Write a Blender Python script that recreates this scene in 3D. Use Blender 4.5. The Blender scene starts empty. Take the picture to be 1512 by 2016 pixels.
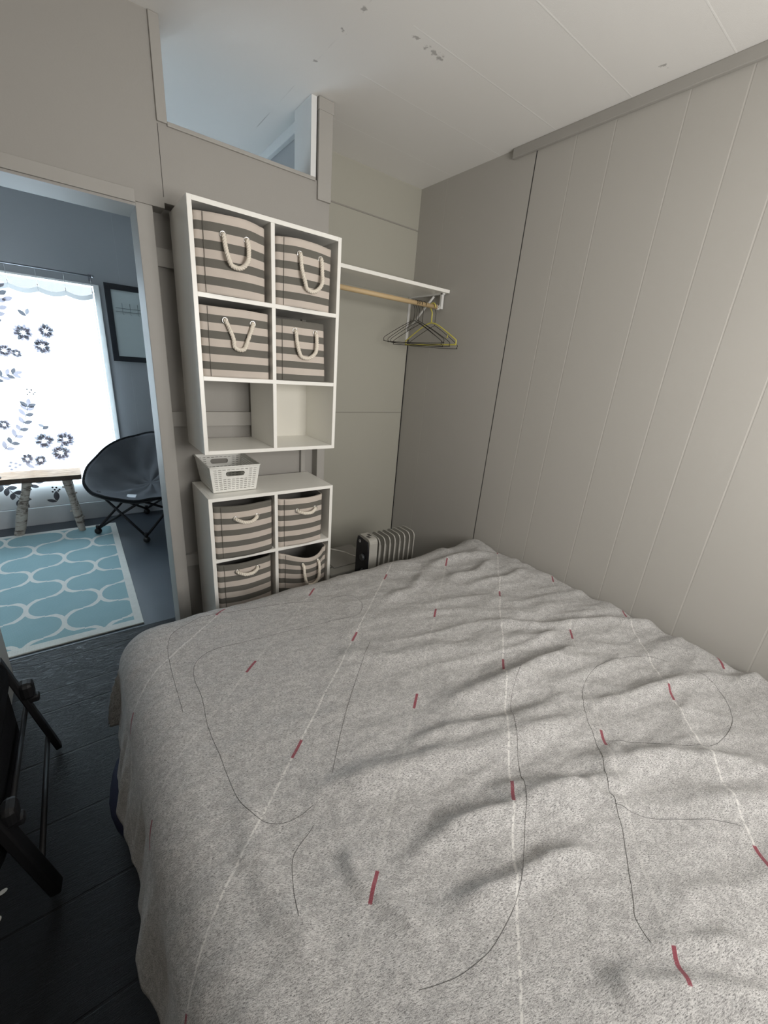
import bpy, bmesh, math, random
from mathutils import Vector, Matrix, noise
random.seed(7)
C = bpy.context.scene.collection
SC = bpy.context.scene
PI = math.pi

# ---------------------------------------------------------------- camera
cam_d = bpy.data.cameras.new('camera'); cam = bpy.data.objects.new('camera', cam_d); C.objects.link(cam)
cam.location = (-0.40332, -1.75367, 1.49854)
cam.rotation_euler = (1.2273067, -0.0778392, -0.6333837)
cam_d.sensor_fit = 'VERTICAL'; cam_d.sensor_height = 24.0; cam_d.sensor_width = 18.0
cam_d.lens = 24.0 * 794.53 / 2016.0
cam_d.clip_start = 0.02
SC.camera = cam

# ---------------------------------------------------------------- view, world, daylight
SC.view_settings.view_transform = 'Standard'
SC.view_settings.look = 'None'
SC.view_settings.exposure = 0.0
SC.view_settings.gamma = 1.0
SC.view_settings.use_curve_mapping = False
W = bpy.data.worlds.new('world'); SC.world = W; W.use_nodes = True
bg = W.node_tree.nodes['Background']; bg.inputs[0].default_value = (0.80, 0.90, 1.0, 1); bg.inputs[1].default_value = 1.2

def area(name, loc, rot, sx, sy, power, col):
    d = bpy.data.lights.new(name, 'AREA'); d.shape = 'RECTANGLE'; d.size = sx; d.size_y = sy
    d.energy = power; d.color = col
    o = bpy.data.objects.new(name, d); C.objects.link(o); o.location = loc; o.rotation_euler = rot
    return o
# daylight entering by the bedroom window behind the camera
area('daylight_bedroom', (0.58, -2.66, 1.60), (math.radians(103), 0, 0), 0.95, 0.85, 49, (1.0, 0.955, 0.905))
# daylight entering by the big window of the next room
area('daylight_next_room', (-0.95, 2.86, 1.15), (math.radians(-90), 0, 0), 1.55, 1.6, 150, (0.70, 0.86, 1.0))

# ---------------------------------------------------------------- shader helpers
class NT:
    def __init__(s, name, rough=0.6, metal=0.0, spec=None):
        s.m = bpy.data.materials.new(name); s.m.use_nodes = True
        s.t = s.m.node_tree; s.n = s.t.nodes; s.l = s.t.links
        s.b = s.n['Principled BSDF']; s.b.inputs['Roughness'].default_value = rough
        s.b.inputs['Metallic'].default_value = metal
        if spec is not None: s.b.inputs['Specular IOR Level'].default_value = spec
        tc = s.n.new('ShaderNodeTexCoord'); s.obj = tc.outputs['Object']
        sp = s.n.new('ShaderNodeSeparateXYZ'); s.l.new(s.obj, sp.inputs[0])
        s.x, s.y, s.z = sp.outputs
    def inp(s, sock, v):
        if isinstance(v, (int, float)): sock.default_value = v
        elif isinstance(v, (tuple, list)): sock.default_value = v
        else: s.l.new(v, sock)
    def f(s, op, a, b=0.0, c=0.0):
        n = s.n.new('ShaderNodeMath'); n.operation = op
        s.inp(n.inputs[0], a); s.inp(n.inputs[1], b)
        if len(n.inputs) > 2: s.inp(n.inputs[2], c)
        return n.outputs[0]
    def ss(s, v, a, b, lo=0.0, hi=1.0, smooth=True):
        n = s.n.new('ShaderNodeMapRange'); n.interpolation_type = 'SMOOTHSTEP' if smooth else 'LINEAR'
        s.inp(n.inputs[0], v); s.inp(n.inputs[1], a); s.inp(n.inputs[2], b); s.inp(n.inputs[3], lo); s.inp(n.inputs[4], hi)
        return n.outputs[0]
    def vec(s, x, y, z):
        n = s.n.new('ShaderNodeCombineXYZ'); s.inp(n.inputs[0], x); s.inp(n.inputs[1], y); s.inp(n.inputs[2], z); return n.outputs[0]
    def noise(s, scale, detail=3, rough=0.5, sc=(1, 1, 1), rot=(0, 0, 0), dist=0.0):
        mp = s.n.new('ShaderNodeMapping'); mp.vector_type = 'TEXTURE'; mp.inputs['Scale'].default_value = tuple(1.0 / q for q in sc); mp.inputs['Rotation'].default_value = rot
        s.l.new(s.obj, mp.inputs[0])
        n = s.n.new('ShaderNodeTexNoise'); n.inputs['Scale'].default_value = scale
        n.inputs['Detail'].default_value = detail; n.inputs['Roughness'].default_value = rough; n.inputs['Distortion'].default_value = dist
        s.l.new(mp.outputs[0], n.inputs['Vector']); return n.outputs[0]
    def mix(s, fac, a, b):
        n = s.n.new('ShaderNodeMix'); n.data_type = 'RGBA'
        s.inp(n.inputs[0], fac)
        s.inp(n.inputs[6], (*a, 1) if isinstance(a, tuple) else a); s.inp(n.inputs[7], (*b, 1) if isinstance(b, tuple) else b)
        return n.outputs[2]
    def col(s, c): s.inp(s.b.inputs['Base Color'], (*c, 1) if isinstance(c, tuple) else c)
    def bump(s, h, strength=0.3, dist=0.01):
        n = s.n.new('ShaderNodeBump'); n.inputs['Strength'].default_value = strength; n.inputs['Distance'].default_value = dist
        s.inp(n.inputs['Height'], h); s.l.new(n.outputs[0], s.b.inputs['Normal'])
    def lines(s, coord, pos, w):
        tot = None
        for p in pos:
            d = s.f('ABSOLUTE', s.f('SUBTRACT', coord, p))
            v = s.ss(d, w * 0.5, w, 1.0, 0.0)
            tot = v if tot is None else s.f('MAXIMUM', tot, v)
        return tot

MATS = {}
def plain(name, c, rough=0.6, metal=0.0, var=0.06, scale=12, bump=0.0, bscale=200):
    if name in MATS: return MATS[name]
    t = NT(name, rough, metal)
    nz = t.noise(scale, 4)
    t.col(t.mix(nz, tuple(x * (1 - var) for x in c), tuple(min(1, x * (1 + var)) for x in c)))
    if bump: t.bump(t.noise(bscale, 2), bump, 0.002)
    MATS[name] = t.m
    return t.m

WALLC = (0.405, 0.392, 0.365)
def wall_mat(name, c=WALLC, axis=None, dark=(), light=(), hz=(), var=0.035):
    t = NT(name, 0.62)
    nz = t.noise(1.6, 5, 0.6)
    c1 = t.mix(nz, tuple(x * (1 - var) for x in c), tuple(x * (1 + var) for x in c))
    hgt = t.f('MULTIPLY', t.noise(160, 3), 0.25)
    co = {'x': t.x, 'y': t.y, 'z': t.z}.get(axis)
    if light:
        L = t.lines(co, light, 0.0035)
        c1 = t.mix(t.f('MULTIPLY', L, 0.22), c1, tuple(min(1, x * 1.4) for x in c)); hgt = t.f('SUBTRACT', hgt, L)
    if dark:
        L = t.lines(co, dark, 0.004)
        c1 = t.mix(t.f('MULTIPLY', L, 0.92), c1, (0.02, 0.02, 0.02)); hgt = t.f('SUBTRACT', hgt, t.f('MULTIPLY', L, 3.0))
    if hz:
        L = t.lines(t.z, hz, 0.0035)
        c1 = t.mix(t.f('MULTIPLY', L, 0.5), c1, tuple(x * 0.35 for x in c)); hgt = t.f('SUBTRACT', hgt, L)
    t.col(c1); t.bump(hgt, 0.35, 0.002)
    return t.m
M_wallR = wall_mat('wall_panel_grooved', c=(0.455, 0.440, 0.408), axis='y', dark=(-0.231,), light=(0.37, -0.43, -0.60, -0.86, -1.04, -1.19, -1.36, -1.62, -1.9))
M_nook = wall_mat('nook_panel', c=(0.40, 0.39, 0.335), hz=(2.335, 1.20))
M_wall = wall_mat('painted_wall')
M_part = wall_mat('painted_partition', c=(0.335, 0.322, 0.298))
M_far = wall_mat('far_wall_paint', c=(0.33, 0.345, 0.36), axis='x', light=(0.03, 0.31))
M_trimw = plain('trim_paint', (0.365, 0.352, 0.326), 0.55, var=0.05, scale=9)
M_trimwhite = plain('white_trim_paint', (0.74, 0.75, 0.74), 0.5, var=0.04)
M_white = plain('white_laminate', (0.90, 0.89, 0.84), 0.32, var=0.02, scale=5)
M_edge = M_white
M_black = plain('black_metal', (0.004, 0.004, 0.005), 0.55, var=0.2)
def plain_spec(*a, **k):
    m = plain(*a, **k); m.node_tree.nodes['Principled BSDF'].inputs['Specular IOR Level'].default_value = 0.12; return m
M_blackfab = plain_spec('black_fabric', (0.005, 0.0055, 0.0065), 0.9, var=0.3, scale=40, bump=0.4)
M_dark = plain('bin_liner', (0.26, 0.25, 0.235), 0.9, var=0.2)
M_metal = plain('bright_metal', (0.75, 0.75, 0.74), 0.22, 1.0, var=0.05)

# ---------------------------------------------------------------- mesh helpers
def tag(o, label=None, cat=None, group=None, kind=None):
    if label: o['label'] = label
    if cat: o['category'] = cat
    if group: o['group'] = group
    if kind: o['kind'] = kind
    return o
class MB:
    def __init__(s): s.bm = bmesh.new()
    def box(s, x0, x1, y0, y1, z0, z1, mi=0, bev=0.0, rot=None, piv=None):
        r = bmesh.ops.create_cube(s.bm, size=1.0)
        vs = r['verts']
        for v in vs: v.co = Vector((x0 + (v.co.x + .5) * (x1 - x0), y0 + (v.co.y + .5) * (y1 - y0), z0 + (v.co.z + .5) * (z1 - z0)))
        fs = set(f for v in vs for f in v.link_faces)
        for f in fs: f.material_index = mi
        if bev:
            es = set(e for v in vs for e in v.link_edges)
            rr = bmesh.ops.bevel(s.bm, geom=list(es), offset=bev, segments=2, affect='EDGES', profile=0.5)
            vs = list(set([v for f in rr['faces'] for v in f.verts] + [v for v in vs if v.is_valid]))
            for f in rr['faces']: f.material_index = mi
        if rot is not None:
            p = Vector(piv)
            for v in vs: v.co = rot @ (v.co - p) + p
        return s
    def tube(s, pts, r, seg=8, closed=False, mi=0, cap=True, smooth=True):
        pts = [Vector(p) for p in pts]; n = len(pts); rings = []
        rad = r if isinstance(r, (list, tuple)) else [r] * n
        up = None
        for i, p in enumerate(pts):
            if closed: d = (pts[(i + 1) % n] - pts[i - 1])
            else: d = pts[min(i + 1, n - 1)] - pts[max(i - 1, 0)]
            if d.length < 1e-9: d = Vector((0, 0, 1))
            d.normalize()
            if up is None:
                a = Vector((0, 0, 1)) if abs(d.z) < 0.9 else Vector((1, 0, 0))
                up = (a - d * a.dot(d)).normalized()
            else:
                up = (up - d * up.dot(d)); up = up.normalized() if up.length > 1e-6 else Vector((1, 0, 0))
            sd = d.cross(up)
            rings.append([s.bm.verts.new(p + (up * math.cos(2 * PI * k / seg) + sd * math.sin(2 * PI * k / seg)) * rad[i]) for k in range(seg)])
        m = n if closed else n - 1
        for i in range(m):
            a, b = rings[i], rings[(i + 1) % n]
            for k in range(seg):
                f = s.bm.faces.new((a[k], a[(k + 1) % seg], b[(k + 1) % seg], b[k])); f.material_index = mi; f.smooth = smooth
        if cap and not closed:
            f = s.bm.faces.new(list(reversed(rings[0]))); f.material_index = mi
            f = s.bm.faces.new(rings[-1]); f.material_index = mi
        return s
    def ball(s, c, r, sc=(1, 1, 1), mi=0, u=14, v=9):
        res = bmesh.ops.create_uvsphere(s.bm, u_segments=u, v_segments=v, radius=1.0)
        for w in res['verts']: w.co = Vector((c[0] + w.co.x * r * sc[0], c[1] + w.co.y * r * sc[1], c[2] + w.co.z * r * sc[2]))
        for f in set(f for w in res['verts'] for f in w.link_faces): f.smooth = True; f.material_index = mi
        return s
    def prism(s, poly, axis, a, b, mi=0):
        def mk(p, t):
            return {'x': (t, p[0], p[1]), 'y': (p[0], t, p[1]), 'z': (p[0], p[1], t)}[axis]
        A = [s.bm.verts.new(mk(p, a)) for p in poly]; B = [s.bm.verts.new(mk(p, b)) for p in poly]
        n = len(poly)
        for f in [s.bm.faces.new(A), s.bm.faces.new(list(reversed(B)))] + [s.bm.faces.new((A[(i + 1) % n], A[i], B[i], B[(i + 1) % n])) for i in range(n)]:
            f.material_index = mi
        return s
    def build(s, name, mats, parent=None, loc=None, keepn=False):
        me = bpy.data.meshes.new(name)
        if not keepn: bmesh.ops.recalc_face_normals(s.bm, faces=s.bm.faces)
        s.bm.to_mesh(me); s.bm.free()
        for m in (mats if isinstance(mats, (list, tuple)) else [mats]): me.materials.append(m)
        o = bpy.data.objects.new(name, me); C.objects.link(o)
        if parent: o.parent = parent
        if loc: o.location = loc
        return o
def empty(name, loc=(0, 0, 0), rz=0, label=None, cat=None, group=None):
    o = bpy.data.objects.new(name, None); C.objects.link(o); o.location = loc; o.rotation_euler = (0, 0, rz)
    o.empty_display_size = 0.05
    return tag(o, label, cat, group)
def struct(name, mb, mats, parent=None):
    o = mb.build(name, mats, parent)
    if parent is None: o['kind'] = 'structure'
    return o

# ---------------------------------------------------------------- the room shell
ZC = 2.555; XR = 1.515; YN = 0.60; YP0, YP1 = 0.235, 0.40; YF = 2.55; XL = -1.30; YB = -2.55
# near floor: dark painted boards
t = NT('painted_floor_boards', 0.38)
n1 = t.noise(7, 5, 0.6, (1.2, 14, 1)); n2 = t.noise(30, 4, 0.65, (0.8, 16, 1), dist=0.6)
ln = t.lines(t.y, (0.482, 0.251, 0.11, -0.16, -0.44, -0.72, -1.0, -1.3, -1.6), 0.0048)
t.col(t.mix(ln, t.mix(n1, (0.010, 0.012, 0.015), (0.026, 0.030, 0.036)), (0.002, 0.002, 0.003)))
t.inp(t.b.inputs['Roughness'], t.ss(n2, 0.3, 0.7, 0.34, 0.55))
t.bump(t.f('SUBTRACT', t.ss(n2, 0.42, 0.62, 0.0, 1.0), t.f('MULTIPLY', ln, 2.5)), 0.9, 0.004)
M_floor = t.m
struct('floor', MB().box(XL - .1, XR + .1, YB - .1, 0.575, -0.12, 0.0), M_floor)
t = NT('next_room_floor_paint', 0.42)
t.col(t.mix(t.noise(5, 4), (0.040, 0.050, 0.062), (0.058, 0.070, 0.084))); t.bump(t.noise(60, 3), 0.15, 0.002)
struct('floor', MB().box(-2.3, 0.75, 0.579, YF + .1, -0.12, 0.0), t.m)
# ceiling
t = NT('ceiling_paint', 0.8)
c0 = t.mix(t.noise(1.4, 4), (0.76, 0.75, 0.725), (0.82, 0.81, 0.785))
pin = t.noise(420, 2)
xm = t.f('GREATER_THAN', t.x, 0.66)
L1 = t.f('MULTIPLY', t.lines(t.y, (-1.63, -1.305, -0.98, -0.655, -0.33, -0.01, 0.33), 0.0035), xm)
L2 = t.f('MULTIPLY', t.lines(t.x, (0.503, -0.12), 0.003), t.ss(t.noise(3.5, 2), 0.42, 0.56))
c0 = t.mix(t.f('MULTIPLY', L1, 0.55), c0, (0.86, 0.86, 0.84))
c0 = t.mix(t.f('MULTIPLY', L2, 0.5), c0, (0.30, 0.29, 0.27))
stain = None
for (sx, sy, sr) in ((0.755, -0.292, 0.012), (0.79, -0.290, 0.016), (0.822, -0.286, 0.018), (0.70, -0.30, 0.012), (0.505, -0.27, 0.012), (0.503, -0.15, 0.010), (1.40, -0.80, 0.014), (0.50, 0.05, 0.008)):
    d = t.f('SQRT', t.f('ADD', t.f('POWER', t.f('SUBTRACT', t.x, sx), 2.0), t.f('POWER', t.f('SUBTRACT', t.y, sy), 2.0)))
    d = t.f('ADD', d, t.f('MULTIPLY', t.f('SUBTRACT', t.noise(70, 3), 0.5), 0.05))
    v = t.ss(d, sr * 0.3, sr, 1.0, 0.0)
    stain = v if stain is None else t.f('MAXIMUM', stain, v)
c0 = t.mix(t.f('MULTIPLY', stain, 0.55), c0, (0.16, 0.15, 0.14))
t.col(c0); t.bump(t.f('ADD', pin, t.f('MULTIPLY', L1, 1.5)), 0.18, 0.002)
struct('ceiling', MB().box(-2.3, XR + .1, YB - .1, YF + .1, ZC, ZC + .1), t.m)
# walls
struct('wall_right', MB().box(XR, XR + .1, YB - .1, YN + .1, 0, ZC), M_wallR)
struct('wall_nook', MB().box(0.70, XR, YN, YN + .08, 0, ZC), M_nook)
struct('wall_left', MB().box(XL - .1, XL, YB - .1, YP0, 0, ZC), M_wall)
# rear wall with the bedroom window
WX0, WX1, WZ0, WZ1 = 0.05, 1.11, 1.12, 2.08
w = MB().box(XL, WX0, YB - .1, YB, 0, ZC).box(WX1, XR, YB - .1, YB, 0, ZC).box(WX0, WX1, YB - .1, YB, 0, WZ0).box(WX0, WX1, YB - .1, YB, WZ1, ZC)
struct('wall_rear', w, M_wall)
g = NT('window_glass', 0.0); g.n.remove(g.b)
tr = g.n.new('ShaderNodeBsdfTransparent'); gl = g.n.new('ShaderNodeBsdfGlossy'); gl.inputs['Roughness'].default_value = 0.02
mx = g.n.new('ShaderNodeMixShader'); mx.inputs[0].default_value = 0.06
g.l.new(tr.outputs[0], mx.inputs[1]); g.l.new(gl.outputs[0], mx.inputs[2]); g.l.new(mx.outputs[0], g.n['Material Output'].inputs[0])
M_glass = g.m
w = MB()
for a in ((WX0, WX0 + .05, WZ0, WZ1), (WX1 - .05, WX1, WZ0, WZ1), (WX0 + .05, WX1 - .05, WZ0, WZ0 + .05), (WX0 + .05, WX1 - .05, WZ1 - .05, WZ1), (WX0 + .05, WX1 - .05, 1.58, 1.61)):
    w.box(a[0], a[1], YB - .07, YB - .02, a[2], a[3])
wf = struct('window_2', w, M_trimwhite)
MB().box(WX0 + .05, WX1 - .05, YB - .05, YB - .046, WZ0 + .05, WZ1 - .05).build('window_pane', M_glass, wf)

# partition between bedroom and next room
w = MB()
w.box(XL, -0.81, YP0, YP1, 0, 2.0)                      # left of the doorway
w.box(XL, -0.025, YP0, YP1, 2.0, ZC)                    # panel above the doorway
w.box(-0.025, 0.675, YP0, YP1, 2.018, 2.262)            # header under the opening
w.box(-0.100, 0.70, 0.322, YP1 - .001, 0, 2.0175)               # panel behind the shelves
w.box(0.70, 0.712, 0.30, YN + .08, 0, 2.018)
w.box(0.675, 0.712, YP1, YN + .08, 0, ZC)               # side of the closet nook
struct('wall_middle', w, M_part)
def trim(i, mb, m=M_trimw): return struct('trim_%d' % i, mb, m)
trim(1, MB().box(-0.122, -0.066, 0.238, YP1 + .004, 0, 2.0, bev=.002))                    # right door post
trim(2, MB().box(-0.83, -0.805, 0.228, YP1 + .004, 0, 2.0, bev=.002))                     # left door jamb
trim(3, MB().box(-1.29, -0.122, 0.226, YP0, 1.993, 2.035, bev=.002).box(-0.805, -0.122, YP0 + .001, YP1 + .02, 1.985, 1.999), M_trimw)
trim(4, MB().box(-0.027, 0.006, 0.226, YP1 + .004, 2.262, ZC - .001, bev=.002))           # left cap of the opening
trim(5, MB().box(0.578, 0.604, 0.236, YP1 + .004, 2.262, ZC - .001, bev=.001), M_trimwhite)
trim(6, MB().box(0.006, 0.600, 0.227, YP1 + .01, 2.256, 2.270, bev=.002))                 # ledge of the opening
trim(7, MB().box(0.609, 0.676, 0.222, 0.40, 2.19, ZC - .002, bev=.002).box(0.607, 0.678, 0.2205, 0.24, ZC - .045, ZC - .002))
w = MB()
for z in (1.845, 1.205, 0.49): w.box(-0.066, 0.655, 0.300, 0.324, z - .033, z + .033, bev=.001)
trim(8, w)
trim(9, MB().box(0.655, 0.702, 0.262, 0.345, 0, 2.018, bev=.002))                           # end stud
trim(10, MB().box(0.575, 0.600, 0.300, 0.345, 0, 2.018, bev=.001))
trim(11, MB().box(XR - .018, XR, YB, -0.10, ZC - .042, ZC, bev=.003))                      # crown strip
trim(12, MB().box(0.712, XR, YN - .004, YN, 2.33, 2.334), plain('seam_line_paint', (0.30, 0.285, 0.26), 0.7))  # thin darker strip along the panel seam of the nook wall
trim(14, MB().box(-0.0262, -0.0245, YP0 - .0012, YP0, 2.036, 2.256), plain('seam_dark', (0.06, 0.055, 0.05), 0.8))
trim(15, MB().box(1.5095, XR, YN - .004, YN, 0, 1.70), plain('gap_dark', (0.012, 0.012, 0.012), 0.9))
struct('baseboard_middle', MB().box(XL, -0.83, 0.222, YP0, 0, 0.10, bev=.003), M_trimwhite)

# next room
WF = (-1.72, -0.155, 0.36, 1.925)
w = MB().box(-2.3, WF[0], YF, YF + .1, 0, ZC).box(WF[1], 0.75, YF, YF + .1, 0, ZC).box(WF[0], WF[1], YF, YF + .1, 0, WF[2]).box(WF[0], WF[1], YF, YF + .1, WF[3], ZC)
struct('wall_far', w, M_far)
struct('wall_far_right', MB().box(0.64, 0.674, YP1, YF, 0, ZC), wall_mat('far_side_paint', c=(0.40, 0.41, 0.42), axis='y', light=(0.85, 1.2)))
struct('wall_far_left', MB().box(-2.3, -2.2, YP1, YF, 0, ZC), M_far)
trim(13, MB().box(0.615, 0.64, YP1 + .02, YF, ZC - .045, ZC, bev=.003), M_trimwhite)
w = MB()
for a in ((WF[0] - .04, WF[0] + .02, WF[2] - .03, WF[3] + .03), (WF[1] - .002, WF[1] + .036, WF[2] - .03, WF[3] + .012), (WF[0], WF[1], WF[3] - .002, WF[3] + .012), (WF[0], WF[1], WF[2] - .03, WF[2] + .02)):
    w.box(a[0], a[1], YF - .016, YF + .05, a[2], a[3], bev=.002)
w.box(-0.95, -0.91, YF + .03, YF + .06, WF[2], WF[3])
wf = struct('window_1', w, M_trimwhite)
MB().box(WF[0], WF[1], YF + .05, YF + .054, WF[2], WF[3]).build('window_pane', M_glass, wf)
struct('baseboard_far', MB().box(-2.2, 0.64, YF - .018, YF, 0.0, 0.155, bev=.004), plain('baseboard_paint', (0.50, 0.52, 0.53), 0.5))

# ---------------------------------------------------------------- blanket (the biggest thing)
BX0, BY0, BXR = -0.285, -0.335, 1.500
ZB = 0.545
FOLDS = [  # polylines of folds with height and half width
 ([(-0.05, -1.17), (0.09, -1.22), (0.23, -1.26), (0.44, -1.32), (0.67, -1.38)], .014, .040),
 ([(0.69, -1.33), (0.49, -1.28), (0.31, -1.21), (0.19, -1.18)], .009, .022),
 ([(0.36, -1.13), (0.63, -1.17), (0.8, -1.18), (1.01, -1.27)], .016, .035),
 ([(0.92, -1.44), (1.14, -1.5), (1.35, -1.57)], .008, .022),
 ([(0.27, -1.39), (0.43, -1.48), (0.61, -1.58)], .012, .022),
 ([(0.08, -1.38), (0.22, -1.43), (0.35, -1.48), (0.45, -1.54)], .016, .022),
 ([(0.05, -1.5), (0.15, -1.54), (0.26, -1.56), (0.36, -1.6)], .014, .018),
 ([(0.17, -1.72), (0.25, -1.78), (0.4, -1.89)], .014, .025),
 ([(0.3, -1.44), (0.45, -1.5), (0.5, -1.57), (0.52, -1.61)], .010, .018),
 ([(0.3, -1.75), (0.4, -1.81), (0.47, -1.88)], .008, .018),
 ([(-0.08, -1.30), (-0.09, -1.36), (-0.06, -1.42), (-0.03, -1.5)], .008, .016),
 ([(0.52, -1.48), (0.75, -1.59), (0.99, -1.77)], .014, .028),
 ([(-0.21, -1.06), (-0.24, -1.2), (-0.22, -1.33), (-0.21, -1.42)], .006, .03),
 ([(0.01, -1.39), (0.14, -1.41), (0.24, -1.44)], .006, .018),
 ([(0.81, -0.91), (1.07, -1.09), (1.3, -1.19), (1.49, -1.32)], .010, .02),
 ([(0.21, -0.76), (0.34, -0.87), (0.63, -0.94)], .006, .03),
 ([(1.0, -1.12), (0.85, -1.05), (0.6, -0.97)], .007, .03),
 ([(1.30, -0.55), (1.10, -0.60), (0.95, -0.55)], .012, .03),
 ([(1.42, -0.50), (1.20, -0.42), (0.95, -0.42)], .010, .025),
 ([(0.9, -0.45), (0.75, -0.55), (0.55, -0.58)], .006, .025),
 ([(1.4, -0.7), (1.2, -0.72), (1.0, -0.66)], .007, .025),
 ([(0.7, -1.7), (0.85, -1.8), (1.0, -1.95)], .010, .03),
]
def segd(px, py, a, b):
    dx, dy = b[0] - a[0], b[1] - a[1]; L2 = dx * dx + dy * dy
    tt = max(0, min(1, ((px - a[0]) * dx + (py - a[1]) * dy) / L2))
    return math.hypot(px - a[0] - tt * dx, py - a[1] - tt * dy), tt
def fold_h(x, y):
    h = 0
    for pl, A, wd in FOLDS:
        best = 9; pos = 0; n = len(pl) - 1
        for i in range(n):
            d, tt = segd(x, y, pl[i], pl[i + 1])
            if d < best: best = d; pos = (i + tt) / n
        if best < wd * 3:
            env = min(1, 0.25 + 1.6 * math.sin(PI * min(max(pos, .001), .999)))
            h += 2.0 * A * env * math.exp(-(best / wd) ** 2)
    return h
def top_h(x, y):
    wx, wy = x * .96 - y * .28, x * .28 + y * .96          # along / across the folds
    h = fold_h(x, y)
    h += .010 * noise.noise(Vector((x * 1.8, y * 1.8, 1.3)))
    near = max(0.25, min(1.0, (x + 0.25) * 0.9)) * max(.45, min(1, (-y - .1)))
    r = 1 - abs(noise.noise(Vector((wx * 2.3 + .5 * noise.noise(Vector((x * 3, y * 3, 5))), wy * 8, 4.2)))) * 2.4
    h += .0150 * near * max(0, r) ** 1.3
    r2 = 1 - abs(noise.noise(Vector((wx * 3.4 + 8 + .4 * noise.noise(Vector((x * 4, y * 4, 2))), wy * 13, 14.2)))) * 3.0
    h += .0065 * near * max(0, r2) ** 1.5
    h += .0060 * near * noise.noise(Vector((wx * 5, wy * 19, 9.1)))
    h += .0028 * noise.noise(Vector((x * 26, y * 26, 2.1)))
    e = max(0, (y + .8)) * 1.6                                # rumples at the far end
    h += .018 * e * noise.noise(Vector((x * 8, y * 11, 7.7))) * (1 if x > .5 else .35)
    e2 = max(0, 1 - (BXR - x) / .22)
    h += .012 * e2 * noise.noise(Vector((x * 9, y * 13, 17.7)))
    return h
def drape(r, s):
    R = .125
    if r < R * PI / 2: a = r / R; return R * math.sin(a), R * (1 - math.cos(a))
    q = r - R * PI / 2
    return R + q * .20 + (.013 * math.sin(s * 17 + 1.2 * math.sin(s * 5)) + .012 * noise.noise(Vector((s * 13, r * 2.5, 4.4))) + .006 * noise.noise(Vector((s * 34, r * 4, 1.4)))) * min(1, q / .12 + .1), R + q * .985
def blanket_pt(u, v):
    # u: 0..  from the wall edge towards the doorway side, v: along the bed away from the camera
    x = u; y = v
    ox = max(0, BX0 - x); oy = max(0, y - BY0)
    r = math.hypot(ox, oy)
    hx = max(x, BX0); hy = min(y, BY0)
    if r <= 0:
        z = ZB + top_h(x, y)
        k = max(0, 1 - (BXR - x) / .07)
        return Vector((min(x, BXR + .004), y, z - .055 * k * k))
    out, drop = drape(r, (y if ox > oy else x * 1.3) + 2 * math.atan2(oy, ox + 1e-6))
    dx, dy = -ox / r, oy / r
    fade = max(0, 1 - r / .35)
    th = top_h(hx, hy) * fade + .004 * noise.noise(Vector((x * 9, y * 9, 3))) * min(1, r * 5)
    k = max(0, 1 - (BXR - x) / .07)
    return Vector((hx + dx * (out + th * .5), hy + dy * (out + th * .5), ZB - drop + th - .03 * k * k))
US = []; x = BXR
while x > -0.705: US.append(x); x -= .0095
VS = []; y = -2.30
while y < -0.02: VS.append(y); y += .0095
bm = bmesh.new()
grid = []
for u in US:
    col = []
    for v in VS:
        vmax = -0.04
        col.append(bm.verts.new(blanket_pt(u, v)))
    grid.append(col)
for i in range(len(US) - 1):
    for j in range(len(VS) - 1):
        f = bm.faces.new((grid[i][j], grid[i][j + 1], grid[i + 1][j + 1], grid[i + 1][j])); f.smooth = True
me = bpy.data.meshes.new('blanket'); bm.to_mesh(me)
uvl = me.attributes.new('cloth', 'FLOAT_VECTOR', 'POINT')
k = 0
for u in US:
    for v in VS:
        uvl.data[k].vector = (u, v, 0); k += 1
bm.free()
t = NT('heathered_blanket', 0.92, spec=0.15)
at = t.n.new('ShaderNodeAttribute'); at.attribute_name = 'cloth'
t.obj = at.outputs['Vector']
sp = t.n.new('ShaderNodeSeparateXYZ'); t.l.new(t.obj, sp.inputs[0]); X, Y = sp.outputs[0], sp.outputs[1]
A1 = math.radians(-15)
fine = t.noise(760, 2, 0.6, (0.17, 1.0, 1), (0, 0, A1))
fine2 = t.noise(560, 2, 0.6, (0.30, 1.0, 1), (0, 0, math.radians(-22)))
blot = t.noise(75, 3, 0.65, (0.5, 1, 1), (0, 0, A1))
cross = t.noise(300, 2, 0.6, (1.0, 0.28, 1), (0, 0, math.radians(10)))
base = t.mix(t.ss(fine, 0.34, 0.60), (0.12, 0.118, 0.116), (0.47, 0.462, 0.452))
base = t.mix(t.ss(fine2, 0.44, 0.60, 0, .8), base, (0.59, 0.582, 0.572))
base = t.mix(t.ss(cross, 0.52, 0.66, 0, .35), base, (0.57, 0.56, 0.55))
base = t.mix(t.ss(blot, 0.35, 0.62, 0.50, 0.0), base, (0.215, 0.21, 0.205))
spk = t.noise(1350, 1, 0.5, (0.10, 1.0, 1), (0, 0, A1))
base = t.mix(t.ss(spk, 0.57, 0.68, 0, 0.62), base, (0.05, 0.05, 0.05))
grain = t.noise(620, 2, 0.7)
base = t.mix(t.ss(grain, 0.48, 0.68, 0, 0.6), base, (0.74, 0.735, 0.72))
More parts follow.
